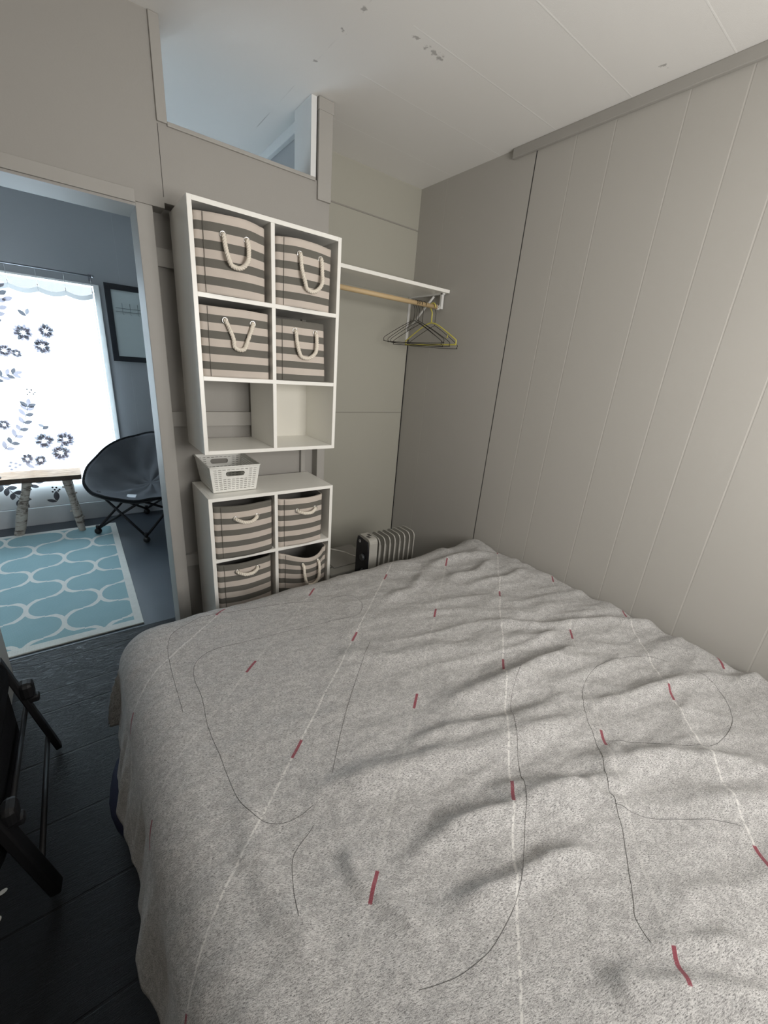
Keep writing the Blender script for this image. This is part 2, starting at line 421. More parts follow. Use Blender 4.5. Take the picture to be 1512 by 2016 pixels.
# lattice of red dashes on pale diagonal lines: mark(i,j) = P0 + i*c + j*r
P0 = (0.6865, -0.757); cv = (0.3735, -0.040); rv = (-0.004, -0.356)
det = cv[0] * rv[1] - cv[1] * rv[0]
dx = t.f('SUBTRACT', X, P0[0]); dy = t.f('SUBTRACT', Y, P0[1])
ii = t.f('ADD', t.f('MULTIPLY', dx, rv[1] / det), t.f('MULTIPLY', dy, -rv[0] / det))
jj = t.f('ADD', t.f('MULTIPLY', dx, -cv[1] / det), t.f('MULTIPLY', dy, cv[0] / det))
kk = t.f('ADD', t.f('ADD', ii, jj), t.f('MULTIPLY', t.f('SUBTRACT', t.noise(4, 1), 0.5), 0.05))
def frac_dist(v, per=1.0):
    q = t.f('DIVIDE', v, per); return t.f('MULTIPLY', t.f('ABSOLUTE', t.f('SUBTRACT', q, t.f('ROUND', q))), per)
perp = 0.3735 * 0.356 / math.hypot(.3735, .36) * 1.0          # distance between neighbouring lines
strong = frac_dist(t.f('SUBTRACT', kk, 1.0), 2.0)
alln = frac_dist(kk, 1.0)
brk = t.ss(t.noise(140, 2), 0.38, 0.52)
wl = t.f('MULTIPLY', t.ss(t.f('MULTIPLY', strong, perp), 0.0012, 0.0034, 1.0, 0.0), t.f('MULTIPLY', brk, 0.62))
wf_ = t.f('MULTIPLY', t.ss(t.f('MULTIPLY', alln, perp), 0.0015, 0.0045, 1.0, 0.0), t.f('MULTIPLY', brk, 0.20))
base = t.mix(t.f('MAXIMUM', wl, wf_), base, (0.74, 0.73, 0.70))
fi = t.f('SUBTRACT', ii, t.f('ROUND', ii)); fj = t.f('SUBTRACT', jj, t.f('ROUND', jj))
along = t.f('MULTIPLY', t.f('ABSOLUTE', t.f('SUBTRACT', fi, fj)), 0.245)
dash = t.f('MULTIPLY', t.ss(t.f('MULTIPLY', t.f('ABSOLUTE', t.f('ADD', fi, fj)), perp), 0.0030, 0.0043, 1.0, 0.0), t.ss(along, 0.027, 0.030, 1.0, 0.0))
base = t.mix(t.f('MULTIPLY', dash, t.ss(fine, 0.2, 0.5, 0.6, 0.95)), base, (0.24, 0.045, 0.065))
t.col(base)
t.b.inputs['Sheen Weight'].default_value = 0.15
t.bump(t.f('ADD', fine2, t.f('MULTIPLY', t.noise(45, 3), 2.2)), 0.35, 0.002)
me.materials.append(t.m)
blanket = bpy.data.objects.new('blanket', me); C.objects.link(blanket)
tag(blanket, 'light grey heathered blanket with pale diagonal lines and red dashes spread over the bed', 'blanket')
sol = blanket.modifiers.new('thickness', 'SOLIDIFY'); sol.thickness = 0.006; sol.offset = -1
M_thread = plain('dark_stitch_thread', (0.12, 0.118, 0.114), 0.9)
STITCH = [
 [(0.347, -0.446), (0.447, -0.465), (0.459, -0.544), (0.398, -0.607), (0.32, -0.595), (0.175, -0.571), (-0.009, -0.547), (-0.138, -0.534), (-0.202, -0.565), (-0.224, -0.635), (-0.224, -0.73), (-0.235, -0.84), (-0.233, -0.948), (-0.233, -1.03), (-0.229, -1.093), (-0.215, -1.133), (-0.192, -1.166), (-0.154, -1.186), (-0.095, -1.186)],
 [(0.344, -0.774), (0.256, -0.853), (0.175, -0.929), (0.082, -1.024), (-0.004, -1.122), (-0.021, -1.144)],
 [(0.697, -1.169), (0.585, -1.222), (0.493, -1.296), (0.415, -1.369), (0.349, -1.43), (0.316, -1.458), (0.253, -1.505), (0.201, -1.535), (0.145, -1.562), (0.092, -1.574), (0.041, -1.579), (-0.022, -1.569), (-0.086, -1.543)],
 [(1.242, -1.438), (1.179, -1.371), (1.05, -1.322), (0.903, -1.311), (0.788, -1.347), (0.704, -1.406), (0.646, -1.464), (0.557, -1.528), (0.515, -1.563), (0.48, -1.605), (0.452, -1.628), (0.386, -1.668), (0.341, -1.695), (0.314, -1.71), (0.298, -1.741)],
 [(1.238, -1.524), (1.234, -1.594), (1.143, -1.654), (1.03, -1.671), (0.911, -1.654), (0.831, -1.606), (0.76, -1.542), (0.673, -1.475)],
 [(0.495, -1.583), (0.546, -1.642), (0.666, -1.725), (0.719, -1.779)],
 [(-0.113, -1.223), (-0.13, -1.233), (-0.174, -1.254), (-0.197, -1.304), (-0.209, -1.353)],
 [(0.289, -0.431), (0.139, -0.377), (-0.022, -0.338), (-0.139, -0.330), (-0.224, -0.36), (-0.262, -0.43), (-0.275, -0.56), (-0.28, -0.75)],
 [(0.966, -0.36), (0.943, -0.385), (0.938, -0.41)]]
def catmull(P, n=8):
    P = [Vector((*p, 0)) if len(p) == 2 else Vector(p) for p in P]; out = []
    for i in range(len(P) - 1):
        p0, p1, p2, p3 = P[max(i - 1, 0)], P[i], P[i + 1], P[min(i + 2, len(P) - 1)]
        for k in range(n):
            s = k / n
            out.append(0.5 * ((2 * p1) + (p2 - p0) * s + (2 * p0 - 5 * p1 + 4 * p2 - p3) * s * s + (3 * p1 - p0 - 3 * p2 + p3) * s ** 3))
    out.append(P[-1]); return out
for pl in STITCH:
    w = MB().tube([blanket_pt(p.x, p.y) + Vector((0, 0, .0002)) for p in catmull(pl, 10)], .0006, 5)
    w.build('quilting_stitch', M_thread, blanket)

# the bed underneath
bed = empty('bed', (0.62, -1.35, 0), label='low bed hidden under the grey heathered blanket against the right wall', cat='bed')
def rel(o, root): o.location = -Vector(root.location); return o
rel(MB().box(-0.24, 1.47, -2.26, -0.42, 0.27, 0.515, bev=.05).build('mattress', plain('mattress_ticking', (0.10, 0.11, 0.16), 0.9), bed), bed)
rel(MB().box(-0.22, 1.45, -2.24, -0.44, 0.16, 0.265, bev=.01).build('bed_frame', plain('dark_bed_frame', (0.03, 0.03, 0.035), 0.6), bed), bed)
for (lx, ly) in ((-.18, -.5), (1.4, -.5), (-.18, -2.18), (1.4, -2.18)):
    rel(MB().box(lx - .03, lx + .03, ly - .03, ly + .03, 0, 0.16, bev=.004).build('leg', M_black, bed), bed)

# ---------------------------------------------------------------- cube shelves
T = .016; UW = .612; UH = .904; UD = .2927; S3 = (UH - T) / 3
def cube_shelf(z0, label, backs):
    r = empty('cube_shelf', (0, 0, z0), label=label, cat='shelf unit', group='white cube shelf units')
    b = .0008
    MB().box(0, T, 0, UD, 0, UH, bev=b).build('side_panel', M_white, r)
    MB().box(UW - T, UW, 0, UD, 0, UH, bev=b).build('side_panel', M_white, r)
    MB().box(T, UW - T, 0, UD, UH - T, UH, bev=b).build('top_panel', M_white, r)
    MB().box(T, UW - T, 0, UD, 0, T, bev=b).build('bottom_panel', M_white, r)
    for k in (1, 2): MB().box(T, UW - T, .0005, UD, k * S3, k * S3 + T, bev=b).build('shelf', M_white, r)
    for k in range(3): MB().box(UW / 2 - T / 2, UW / 2 + T / 2, .001, UD, k * S3 + T, (k + 1) * S3, bev=b).build('divider', M_white, r)
    for k, c in backs:
        x0 = T if c == 0 else UW / 2 + T / 2
        MB().box(x0, x0 + UW / 2 - 1.5 * T, UD - .004, UD, k * S3 + T, (k + 1) * S3).build('back_panel', plain('shelf_back_board', (0.72, 0.70, 0.63), 0.5, var=0.02), r)
    return r
cube_shelf(1.10, 'upper white cube shelf mounted on the wall with its two lowest cubes empty', [(0, 1)])
cube_shelf(0.003, 'lower white cube shelf standing on the floor under the white basket', [])

# ---------------------------------------------------------------- striped fabric bins
def cloth_mat(name, c):
    t = NT(name, 0.95, spec=0.1)
    wv = t.noise(900, 1, 0.5); lo = t.noise(14, 3)
    t.col(t.mix(lo, tuple(v * .9 for v in c), tuple(v * 1.08 for v in c))); t.bump(wv, 0.25, 0.001); return t.m
M_sl = cloth_mat('stripe_beige_cotton', (0.60, 0.535, 0.475)); M_sd = cloth_mat('stripe_taupe_cotton', (0.155, 0.148, 0.130))
M_rope = cloth_mat('cotton_rope', (0.80, 0.74, 0.64))
def ring_plan(wd, dp, bulge, rc, n=22):
    pts = []
    def fr(xx): return -bulge * (1 - abs(2 * xx / wd) ** 2.2)
    for i in range(n + 1):
        xx = -wd / 2 + rc + (wd - 2 * rc) * i / n
        pts.append((xx, fr(xx)))
    for a in range(1, 5):
        th = -PI / 2 + PI / 2 * a / 5; pts.append((wd / 2 - rc + rc * math.cos(th), rc + fr(wd / 2 - rc) + rc * math.sin(th)))
    for i in range(6): pts.append((wd / 2 + .004 * math.sin(PI * i / 5), rc + (dp - 2 * rc) * i / 5))
    for a in range(1, 4):
        th = PI / 2 * a / 4; pts.append((wd / 2 - rc + rc * math.cos(th), dp - rc + rc * math.sin(th)))
    for i in range(6): pts.append((wd / 2 - rc - (wd - 2 * rc) * i / 5, dp))
    for a in range(1, 4):
        th = PI / 2 + PI / 2 * a / 4; pts.append((-wd / 2 + rc + rc * math.cos(th), dp - rc + rc * math.sin(th)))
    for i in range(6): pts.append((-wd / 2 - .004 * math.sin(PI * i / 5), dp - rc - (dp - 2 * rc) * i / 5))
    for a in range(1, 5):
        th = PI + PI / 2 * a / 5; pts.append((-wd / 2 + rc + rc * math.cos(th), rc + fr(-wd / 2 + rc) + rc * math.sin(th)))
    return pts
def fabric_bin(cx, z0, wd, h, label, first_dark, bt, bb, gx, gz, droop, fwd, dp=.262, y0=.012, dip=0.0, seed=0, skew=0.0, ropex=0.0, stripes=9, vee=False):
    """bt/bb: bulge at top/bottom, gx: the grommets' x, gz: their height, droop/fwd: the rope's sag down / forward"""
    r = empty('fabric_bin', (cx, y0, z0), label=label, cat='storage bin', group='striped fabric bins in the cube shelves')
    bm = bmesh.new(); rows = []; nz = stripes * 3
    def surf(fz, p, inner=0):
        # p: plan coordinates at this height
        z = h * fz
        topdip = dip * fz ** 3 * math.exp(-((p[0] - .02) / (wd * .42)) ** 2) * (1 if p[1] < .1 else .15)
        wob = .0022 * noise.noise(Vector((p[0] * 14 + seed * 7, p[1] * 14, z * 12)))
        return Vector((p[0] + wob + skew * fz * (1 if p[0] > 0 else .2), p[1] + wob * 1.2, z - topdip + .004 * fz * noise.noise(Vector((p[0] * 9, seed, p[1] * 9)))))
    for i in range(nz + 1):
        fz = i / nz; bl = bb + (bt - bb) * fz
        rows.append([bm.verts.new(surf(fz, p)) for p in ring_plan(wd, dp, bl, .022)])
    n = len(rows[0])
    for i in range(nz):
        s_from_top = stripes - 1 - i // 3
        mi = 1 if ((s_from_top % 2 == 0) == first_dark) else 0
        for k in range(n):
            f = bm.faces.new((rows[i][k], rows[i][(k + 1) % n], rows[i + 1][(k + 1) % n], rows[i + 1][k])); f.material_index = mi; f.smooth = True
    bm.faces.new(list(reversed(rows[0]))).material_index = 1
    inner = []
    for fz in (1.0, .7, .35, .03):
        bl = bb + (bt - bb) * fz
        inner.append([bm.verts.new(surf(fz, (p[0] * .965, .005 + p[1] * .962)) + Vector((0, 0, .001 if fz == 1 else 0))) for p in ring_plan(wd, dp, bl, .022)])
    for k in range(n):
        f = bm.faces.new((rows[-1][k], rows[-1][(k + 1) % n], inner[0][(k + 1) % n], inner[0][k])); f.material_index = 1 if first_dark else 0
        for a in range(3):
            f = bm.faces.new((inner[a][k], inner[a][(k + 1) % n], inner[a + 1][(k + 1) % n], inner[a + 1][k])); f.material_index = 2; f.smooth = True
    bm.faces.new(inner[-1]).material_index = 2
    w = MB(); w.bm.free(); w.bm = bm
    w.build('bin_body', [M_sl, M_sd, M_dark], r, keepn=False)
    # corner seam
    def fy(xx, fz): return -(bb + (bt - bb) * fz) * (1 - abs(2 * xx / wd) ** 2.2)
    sx = -wd / 2 + .030
    MB().tube([(sx, fy(sx, q / 10) - .0022, .002 + (h - .003 - dip * math.exp(-((sx - .02) / (wd * .42)) ** 2)) * q / 10) for q in range(0, 11)], .0011, 5).build('seam', M_sd, r)
    fzg = gz / h
    G = []
    for gxx in gx:
        yy = fy(gxx, fzg) - dip * 0
        c = Vector((gxx, yy - .001, gz - dip * fzg ** 3 * math.exp(-((gxx - .02) / (wd * .42)) ** 2)))
        w = MB(); w.tube([c + Vector((.0105 * math.cos(a * PI / 8), -.001, .0105 * math.sin(a * PI / 8))) for a in range(16)], .0022, 6, closed=True)
        w.build('grommet', M_metal, r)
        G.append(c)
    a, b = G; mid = (a + b) / 2 + Vector((ropex, -fwd, -droop))
    if vee:
        base = [a + Vector((0, .012, .001)), a + Vector((.002, -.010, -.004)), a.lerp(mid, .5) + Vector((-.002, -fwd * .6, -droop * .10)), mid + Vector((-.022, 0, .004)), mid + Vector((.012, 0, 0)),
                b.lerp(mid, .5) + Vector((.004, -fwd * .6, -droop * .08)), b + Vector((-.002, -.010, -.004)), b + Vector((0, .012, .001))]
    elif droop > .05:
        hwid = (b.x - a.x) / 2
        base = [a + Vector((0, .012, .001)), a + Vector((0, -.010, -.003)), a + Vector((.003, -.010 - fwd * .4, -droop * .38)), a + Vector((.010 + ropex, -.010 - fwd, -droop * .74)),
                mid + Vector((-hwid * .42, 0, .006)), mid + Vector((hwid * .30, 0, .003)),
                b + Vector((-.006 + ropex, -.010 - fwd, -droop * .74)), b + Vector((.002, -.010 - fwd * .4, -droop * .38)), b + Vector((0, -.010, -.003)), b + Vector((0, .012, .001))]
    else:
        base = [a + Vector((0, .012, .001)), a + Vector((0.004, -.010, -.002)), a.lerp(mid, .5) + Vector((0, -fwd * .35, -droop * .3)), mid + Vector((-.012, 0, 0)), mid + Vector((.012, 0, 0)),
                b.lerp(mid, .5) + Vector((0, -fwd * .35, -droop * .3)), b + Vector((-.004, -.010, -.002)), b + Vector((0, .012, .001))]
    P = catmull([tuple(q) for q in base], 9); w = MB()
    for st in range(3):
        pts = []; L = 0
        for i, q in enumerate(P):
            d = (P[min(i + 1, len(P) - 1)] - P[max(i - 1, 0)]).normalized()
            if i: L += (P[i] - P[i - 1]).length
            uu = d.cross(Vector((0, 1, 0.2))).normalized(); vv = d.cross(uu)
            an = L / .026 * 2 * PI + st * 2 * PI / 3
            pts.append(q + (uu * math.cos(an) + vv * math.sin(an)) * .0042)
        w.tube(pts, .0047, 7)
    w.build('rope_handle', M_rope, r)
    return r
ZS = [1.10 + T, 1.10 + S3 + T, 1.10 + 2 * S3 + T]; ZL = [0.003 + T, 0.003 + S3 + T, 0.003 + 2 * S3 + T]
fabric_bin(.146, ZS[2], .260, .254, 'striped bin in the top left cube of the upper shelf, beige stripe at its rim', False, .046, .020, (-.038, .048), .193, .100, .012, seed=1)
fabric_bin(.444, ZS[2], .252, .242, 'striped bin in the top right cube of the upper shelf with a long drooping rope', False, .038, .020, (-.036, .060), .193, .128, .012, seed=2, ropex=.004)
fabric_bin(.152, ZS[1], .272, .254, 'striped bin in the middle left cube of the upper shelf, rope forming a V', False, .022, .016, (-.046, .062), .209, .098, .010, seed=3, vee=True)
fabric_bin(.436, ZS[1], .246, .246, 'narrower striped bin in the middle right cube of the upper shelf, dark rim stripe', True, .014, .014, (-.038, .058), .205, .108, .010, seed=4, skew=-.012)
fabric_bin(.154, ZL[2], .270, .256, 'striped bin in the upper left cube of the lower shelf, below the basket', True, .036, .022, (-.048, .050), .196, .012, .030, seed=5)
fabric_bin(.438, ZL[2], .244, .252, 'striped bin in the upper right cube of the lower shelf, beige stripe at its rim', False, .030, .018, (-.030, .070), .190, .010, .030, seed=6)
fabric_bin(.150, ZL[1], .262, .262, 'striped bin in the lower left cube of the lower shelf, with dark rim stripe', True, .026, .022, (-.046, .052), .222, .010, .028, seed=7)
fabric_bin(.455, ZL[1], .272, .262, 'sagging open striped bin in the lower right cube of the lower shelf', False, .085, .060, (-.030, .062), .212, .125, .012, dp=.235, y0=.030, dip=.034, seed=8)

# ---------------------------------------------------------------- white slotted basket
bk = empty('basket', (0.135, 0.19, 0.9075), label='white slotted plastic basket with oval handle holes on top of the lower shelf', cat='basket')
def basket_body():
    bm = bmesh.new(); H = .122
    def corner(x, y, fz):  # taper
        k = .86 + .14 * fz
        return Vector((x * k, y * k, .003 + H * fz))
    hw, hd = .112, .135
    def side(p, q, cols, rows, handle):
        # bands: column/rows alternate solid and slot cells
        us = [0.0]; 
        m = .045; pitch = (1 - 2 * m) / cols
        for c in range(cols): us += [m + pitch * (c + .16), m + pitch * (c + .84)]
        us.append(1.0)
        vs = [0.0]; vp = .84 / rows
        for r_ in range(rows): vs += [.06 + vp * (r_ + .40), .06 + vp * (r_ + .68)]
        vs.append(1.0)
        def at(u, v): return corner(p[0] + (q[0] - p[0]) * u, p[1] + (q[1] - p[1]) * u, v)
        V = [[bm.verts.new(at(u, v)) for v in vs] for u in us]
        if handle:
            ia = min(range(len(us)), key=lambda i: abs(us[i] - .27)); ib = min(range(len(us)), key=lambda i: abs(us[i] - .73))
            ja = min(range(len(vs)), key=lambda j: abs(vs[j] - .53)); jb = min(range(len(vs)), key=lambda j: abs(vs[j] - .86))
        for i in range(len(us) - 1):
            for j in range(len(vs) - 1):
                if handle and ia <= i < ib and ja <= j < jb: continue
                if not ((i % 2 == 1) and (j % 2 == 1)): bm.faces.new((V[i][j], V[i + 1][j], V[i + 1][j + 1], V[i][j + 1]))
        if handle:
            ring = [(i, ja) for i in range(ia, ib)] + [(ib, j) for j in range(ja, jb)] + [(i, jb) for i in range(ib, ia, -1)] + [(ia, j) for j in range(jb, ja, -1)]
            cu, cv_ = (us[ia] + us[ib]) / 2, (vs[ja] + vs[jb]) / 2
            inn = []
            for (i, j) in ring:
                du, dv = (us[i] - cu) / (us[ib] - cu), (vs[j] - cv_) / (vs[jb] - cv_)
                hu, hv = .185, .095
                uu = max(-1, min(1, du)) ; 
                if abs(dv) >= .999 and abs(du) < .80: pu, pv = uu * hu * .95, hv * (1 if dv > 0 else -1)
                else:
                    an = math.atan2(dv * .9, 1.0) if abs(du) > .99 else math.atan2(.9 + (.99 - abs(du)) * 2, 1.0) * (1 if dv > 0 else -1)
                    pu = (hu * .76 + hu * .30 * math.cos(an * 1.6)) * (1 if du > 0 else -1); pv = hv * math.sin(max(-PI / 2, min(PI / 2, an * 1.75)))
                inn.append(bm.verts.new(at(cu + pu, cv_ + pv)))
            n_ = len(ring)
            for k in range(n_):
                a_, b_2 = ring[k], ring[(k + 1) % n_]
                bm.faces.new((V[a_[0]][a_[1]], V[b_2[0]][b_2[1]], inn[(k + 1) % n_], inn[k]))
    side((-hw, -hd), (hw, -hd), 10, 11, True); side((hw, hd), (-hw, hd), 10, 11, True)
    side((hw, -hd), (hw, hd), 14, 11, False); side((-hw, hd), (-hw, -hd), 14, 11, False)
    b = [bm.verts.new(corner(x, y, 0)) for x, y in ((-hw, -hd), (hw, -hd), (hw, hd), (-hw, hd))]; bm.faces.new(b)
    bmesh.ops.remove_doubles(bm, verts=bm.verts, dist=.0002)
    return bm
M_plastic = plain('white_plastic', (0.80, 0.80, 0.76), 0.45, var=0.03)
w = MB(); w.bm.free(); w.bm = basket_body(); bb_ = w.build('basket_body', M_plastic, bk)
sm = bb_.modifiers.new('thickness', 'SOLIDIFY'); sm.thickness = .0022
w = MB(); hw, hd = .114, .137
pts = []
for (cx_, cy_, a0) in ((hw - .012, -hd + .012, -PI / 2), (hw - .012, hd - .012, 0), (-hw + .012, hd - .012, PI / 2), (-hw + .012, -hd + .012, PI)):
    for k in range(5): a = a0 + PI / 2 * k / 4; pts.append((cx_ + .012 * math.cos(a), cy_ + .012 * math.sin(a), .124))
w.tube(pts, .0036, 6, closed=True).build('rim', M_plastic, bk)
bk.location = (0.138, 0.187, 0.9075)

# ---------------------------------------------------------------- closet shelf, rod, hangers
cs = empty('closet_shelf', (0.7, 0.24, 1.95), label='long white wall shelf over the wooden hanging rod in the closet nook', cat='shelf')
MB().box(0.714 - .7, XR - .005 - .7, 0, YN - .24 - .001, 0, .018, bev=.001).build('shelf_board', M_white, cs)
w = MB()
w.box(1.485 - .7, 1.503 - .7, YN - .24 - .006, YN - .24 - .001, -.26, 0)
w.box(1.485 - .7, 1.503 - .7, .03, YN - .24, -.006, 0)
w.tube([(1.494 - .7, .352, -.20), (1.494 - .7, .12, -.012)], .007, 6)
w.box(1.485 - .7, 1.503 - .7, .038, .052, -.085, 0)
w.build('bracket', plain('bracket_enamel', (0.72, 0.72, 0.70), 0.4), cs)
t = NT('pale_pine_dowel', 0.5)
t.col(t.mix(t.noise(9, 4, 0.6, (0.6, 14, 14)), (0.52, 0.37, 0.19), (0.64, 0.49, 0.29))); 
rod = empty('closet_rod', (0.7, 0.30, 1.874), label='pale wooden hanging rod with a white end under the closet shelf', cat='hanging rod')
MB().tube([(0.004, 0, 0), (0.775, 0, 0)], .0128, 16).build('dowel', t.m, rod)
MB().tube([(0.770, 0, 0), (0.792, 0, 0)], .0150, 16).build('end_cap', M_plastic, rod)
M_wire = plain('dark_wire', (0.020, 0.017, 0.015), 0.35, 0.3)
M_yel = plain('yellow_plastic', (0.62, 0.56, 0.12), 0.4, var=0.03)
def hanger(x, dz, rz, tilt, label, mat=M_wire, rad=.0016, hw=.21, yellow=False):
    o = empty('clothes_hanger', (x, 0.30, 1.874), label=label, cat='hanger', group=None if yellow else 'black wire hangers on the closet rod')
    o.rotation_euler = (tilt, 0, rz)
    R = .0128 + rad + .0008
    hook = []
    for k in range(13):
        a = math.radians(200 - k * 215 / 12)
        hook.append((0, R * 1.12 * math.cos(a), R * math.sin(a) if math.sin(a) > 0 else R * 1.2 * math.sin(a)))
    y1, z1 = hook[-1][1], hook[-1][2]
    hook += [(0, y1 * .5, z1 - .014), (0, .0, z1 - .030), (0, 0, -.092 - dz)]
    zt = -.092 - dz
    w = MB().tube(hook, rad, 6); w.build('hook', mat, o)
    if yellow:
        body = [(0, 0, zt), (0, .06, zt - .018), (0, hw * .93, zt - .092), (0, hw, zt - .108), (0, hw * .985, zt - .122), (0, hw * .94, zt - .126), (0, 0, zt - .126), (0, -hw * .94, zt - .126), (0, -hw * .985, zt - .122), (0, -hw, zt - .108), (0, -hw * .93, zt - .092), (0, -.06, zt - .018)]
    else:
        body = [(0, .004, zt), (0, .03, zt - .010), (0, .09, zt - .038), (0, hw * .9, zt - .090), (0, hw, zt - .106), (0, hw * .985, zt - .118), (0, hw * .93, zt - .124), (0, 0, zt - .126), (0, -hw * .93, zt - .124), (0, -hw * .985, zt - .118), (0, -hw, zt - .106), (0, -hw * .9, zt - .090), (0, -.09, zt - .038), (0, -.03, zt - .010), (0, -.004, zt)]
    w = MB()
    w.tube(catmull(body, 4) if not yellow else catmull(body + [body[0]], 4)[:-1], rad, 6, closed=yellow)
    w.build('frame', mat, o)
    if yellow:
        MB().tube([(0, -hw * .66, zt - .072), (0, -hw * .68, zt - .085), (0, -hw * .62, zt - .086)], rad * .7, 6).build('strap_notch', mat, o)
    return o
for i, (x, dz, rz, tl) in enumerate(((1.302, .004, .30, .03), (1.318, .000, .24, -.01), (1.338, .010, .17, .04), (1.368, .012, .26, .0))):
    hanger(x, dz, rz, tl, 'black wire hanger in the bunch to the left of the yellow hanger')
hanger(1.440, .0, .13, -.02, 'yellow plastic hanger near the right end of the closet rod', M_yel, .0042, .205, True)
hanger(1.474, .014, .06, .03, 'single black wire hanger at the rod end, right of the yellow hanger')

# ---------------------------------------------------------------- oil radiator
rd = empty('oil_heater', (0.797, -0.030, 0.0), label='oil filled radiator with black control panel standing behind the bed corner', cat='heater')
M_rad = plain('radiator_enamel', (0.40, 0.39, 0.355), 0.35, var=0.03)
def fin_profile(hw_, z0, z1, c):
    P = []
    for (cx_, cz_, a0) in ((hw_ - c, z0 + c, -PI / 2), (hw_ - c, z1 - c, 0), (-hw_ + c, z1 - c, PI / 2), (-hw_ + c, z0 + c, PI)):
        for k in range(5): a = a0 + PI / 2 * k / 4; P.append((cx_ + c * math.cos(a), cz_ + c * math.sin(a)))
    return P
w = MB()
w.prism(fin_profile(.062, .07, .592, .028), 'x', 0.012, .066)
w.build('control_housing', M_rad, rd)
w = MB().prism([(-.060, .10), (.052, .10), (.060, .16), (.060, .537), (.050, .579), (-.046, .572), (-.060, .517)], 'x', .004, .0125)
cp = w.build('control_panel', plain('black_gloss_plastic', (0.012, 0.013, 0.018), 0.25), rd)
MB().tube([(.004, -.012, .47), (-.010, -.012, .47)], [.021, .018], 18).build('thermostat_dial', plain('knob_plastic', (0.05, 0.055, 0.06), 0.3), cp)
MB().tube([(.004, -.020, .385), (-.006, -.020, .385)], [.015, .013], 14).build('switch_knob', plain('knob_plastic', (0.05, 0.055, 0.06), 0.3), cp)
w = MB().tube([(.0035, .026 + .0080 * math.cos(a * PI / 8), .556 + .0080 * math.sin(a * PI / 8)) for a in range(16)], .0012, 5, closed=True)
w.tube([(.0035, .021, .556), (.0035, .031, .556)], .0010, 5)
w.build('badge', plain('badge_silver', (0.55, 0.55, 0.55), 0.3), cp)
w = MB()
for i in range(2):
    for j in range(4): w.box(.022 + i * .020, .038 + i * .020, -.034 + j * .008 + i * .022, -.030 + j * .008 + i * .022, .5922, .5932)
w.build('vent_grille', M_black, rd)
for i in range(8):
    x0 = .078 + i * .0365
    f = MB().prism(fin_profile(.062, .075, .582 + (.006 if i % 2 else 0), .03), 'x', x0, x0 + .0045)
    f.prism(fin_profile(.034, .13, .537, .02), 'x', x0 - .007, x0 + .012)
    f.tube([(x0 + .002, p[0] * 1.03, .003 + p[1]) for p in fin_profile(.062, .075, .582, .03)], .0042, 6, closed=True)
    f.build('fin', M_rad, rd)
for xx in (.05, .31):
    MB().box(xx - .012, xx + .012, -.11, .11, .045, .07, bev=.004).ball((xx, -.10, .024), .023).ball((xx, .10, .024), .023).build('caster_bar', M_black, rd)
cord = [(0.013, .03, .45), (.02, .08, .43), (.03, .16, .405), (.03, .24, .39), (-.02, .33, .385), (-.07, .47, .375), (-.03, .50, .20), (.02, .50, .02)]
MB().tube(catmull(cord, 8), .0035, 6).build('power_cord', plain('cord_rubber', (0.60, 0.58, 0.54), 0.5), rd)

# grey appliance with a flat lid beside the shelf
pr = empty('printer', (0.84, 0.245, 0.0), label='low grey flat-lidded appliance with a round button, between lower shelf and heater', cat='appliance')
M_pr = plain('appliance_grey', (0.30, 0.295, 0.275), 0.5, var=0.04)
MB().box(-.175, .175, -.165, .165, 0.012, .325, bev=.010).build('housing', M_pr, pr)
MB().box(-.115, .160, -.100, .150, .3255, .332, bev=.003).build('lid', plain('appliance_lid', (0.24, 0.232, 0.215), 0.5), pr)
MB().box(-.12, .16, -.168, -.163, .270, .305, bev=.002).build('front_slot', plain('appliance_dark', (0.09, 0.09, 0.085), 0.5), pr)
w = MB().tube([(-.138 + .013 * math.cos(a * PI / 8), -.040 + .013 * math.sin(a * PI / 8), .3262) for a in range(16)], .0012, 5, closed=True)
w.tube([(-.138, -.040, .3262), (-.138, -.040, .3275)], .008, 12)
w.build('round_button', plain('button_grey', (0.14, 0.14, 0.13), 0.4), pr)
MB().box(-.150, -.120, -.085, -.079, .3255, .3265).build('caption_bar', M_black, pr)
for sx in (-.14, .14):
    for sy in (-.13, .13): MB().tube([(sx, sy, 0), (sx, sy, .014)], .012, 10).build('foot', M_black, pr)

# ---------------------------------------------------------------- next room: rug, curtain, bench, chair, frame
t = NT('trellis_rug', 0.95, spec=0.1)
px_ = 0.178; py_ = 0.2275
m_ = t.f('PINGPONG', t.f('DIVIDE', t.f('SUBTRACT', t.x, -0.80 - 8 * px_), px_), 1.0)
p_ = t.f('PINGPONG', t.f('DIVIDE', t.f('SUBTRACT', t.y, 1.948 - 20 * py_), py_), 1.0)
lowq = t.f('MULTIPLY', t.f('LESS_THAN', p_, 0.515), t.f('LESS_THAN', m_, 0.5))
hiq = t.f('MULTIPLY', t.f('GREATER_THAN', p_, 0.485), t.f('GREATER_THAN', m_, 0.5))
pl_ = t.f('DIVIDE', p_, 0.515); ph_ = t.f('DIVIDE', t.f('SUBTRACT', 1.0, p_), 0.515); mm = t.f('SUBTRACT', 1.0, t.f('MULTIPLY', m_, 2.0))
def ell(a_, b_e):
    return t.f('MULTIPLY', t.f('ABSOLUTE', t.f('SUBTRACT', t.f('SQRT', t.f('ADD', t.f('MULTIPLY', a_, a_), t.f('MULTIPLY', b_e, b_e))), 1.0)), 0.102)
dl = t.f('ADD', ell(pl_, mm), t.f('SUBTRACT', 1.0, lowq)); dh = t.f('ADD', ell(ph_, mm), t.f('SUBTRACT', 1.0, hiq))
dd = t.f('MINIMUM', dl, dh)
wob = t.f('MULTIPLY', t.f('SUBTRACT', t.noise(60, 1), 0.5), 0.004)
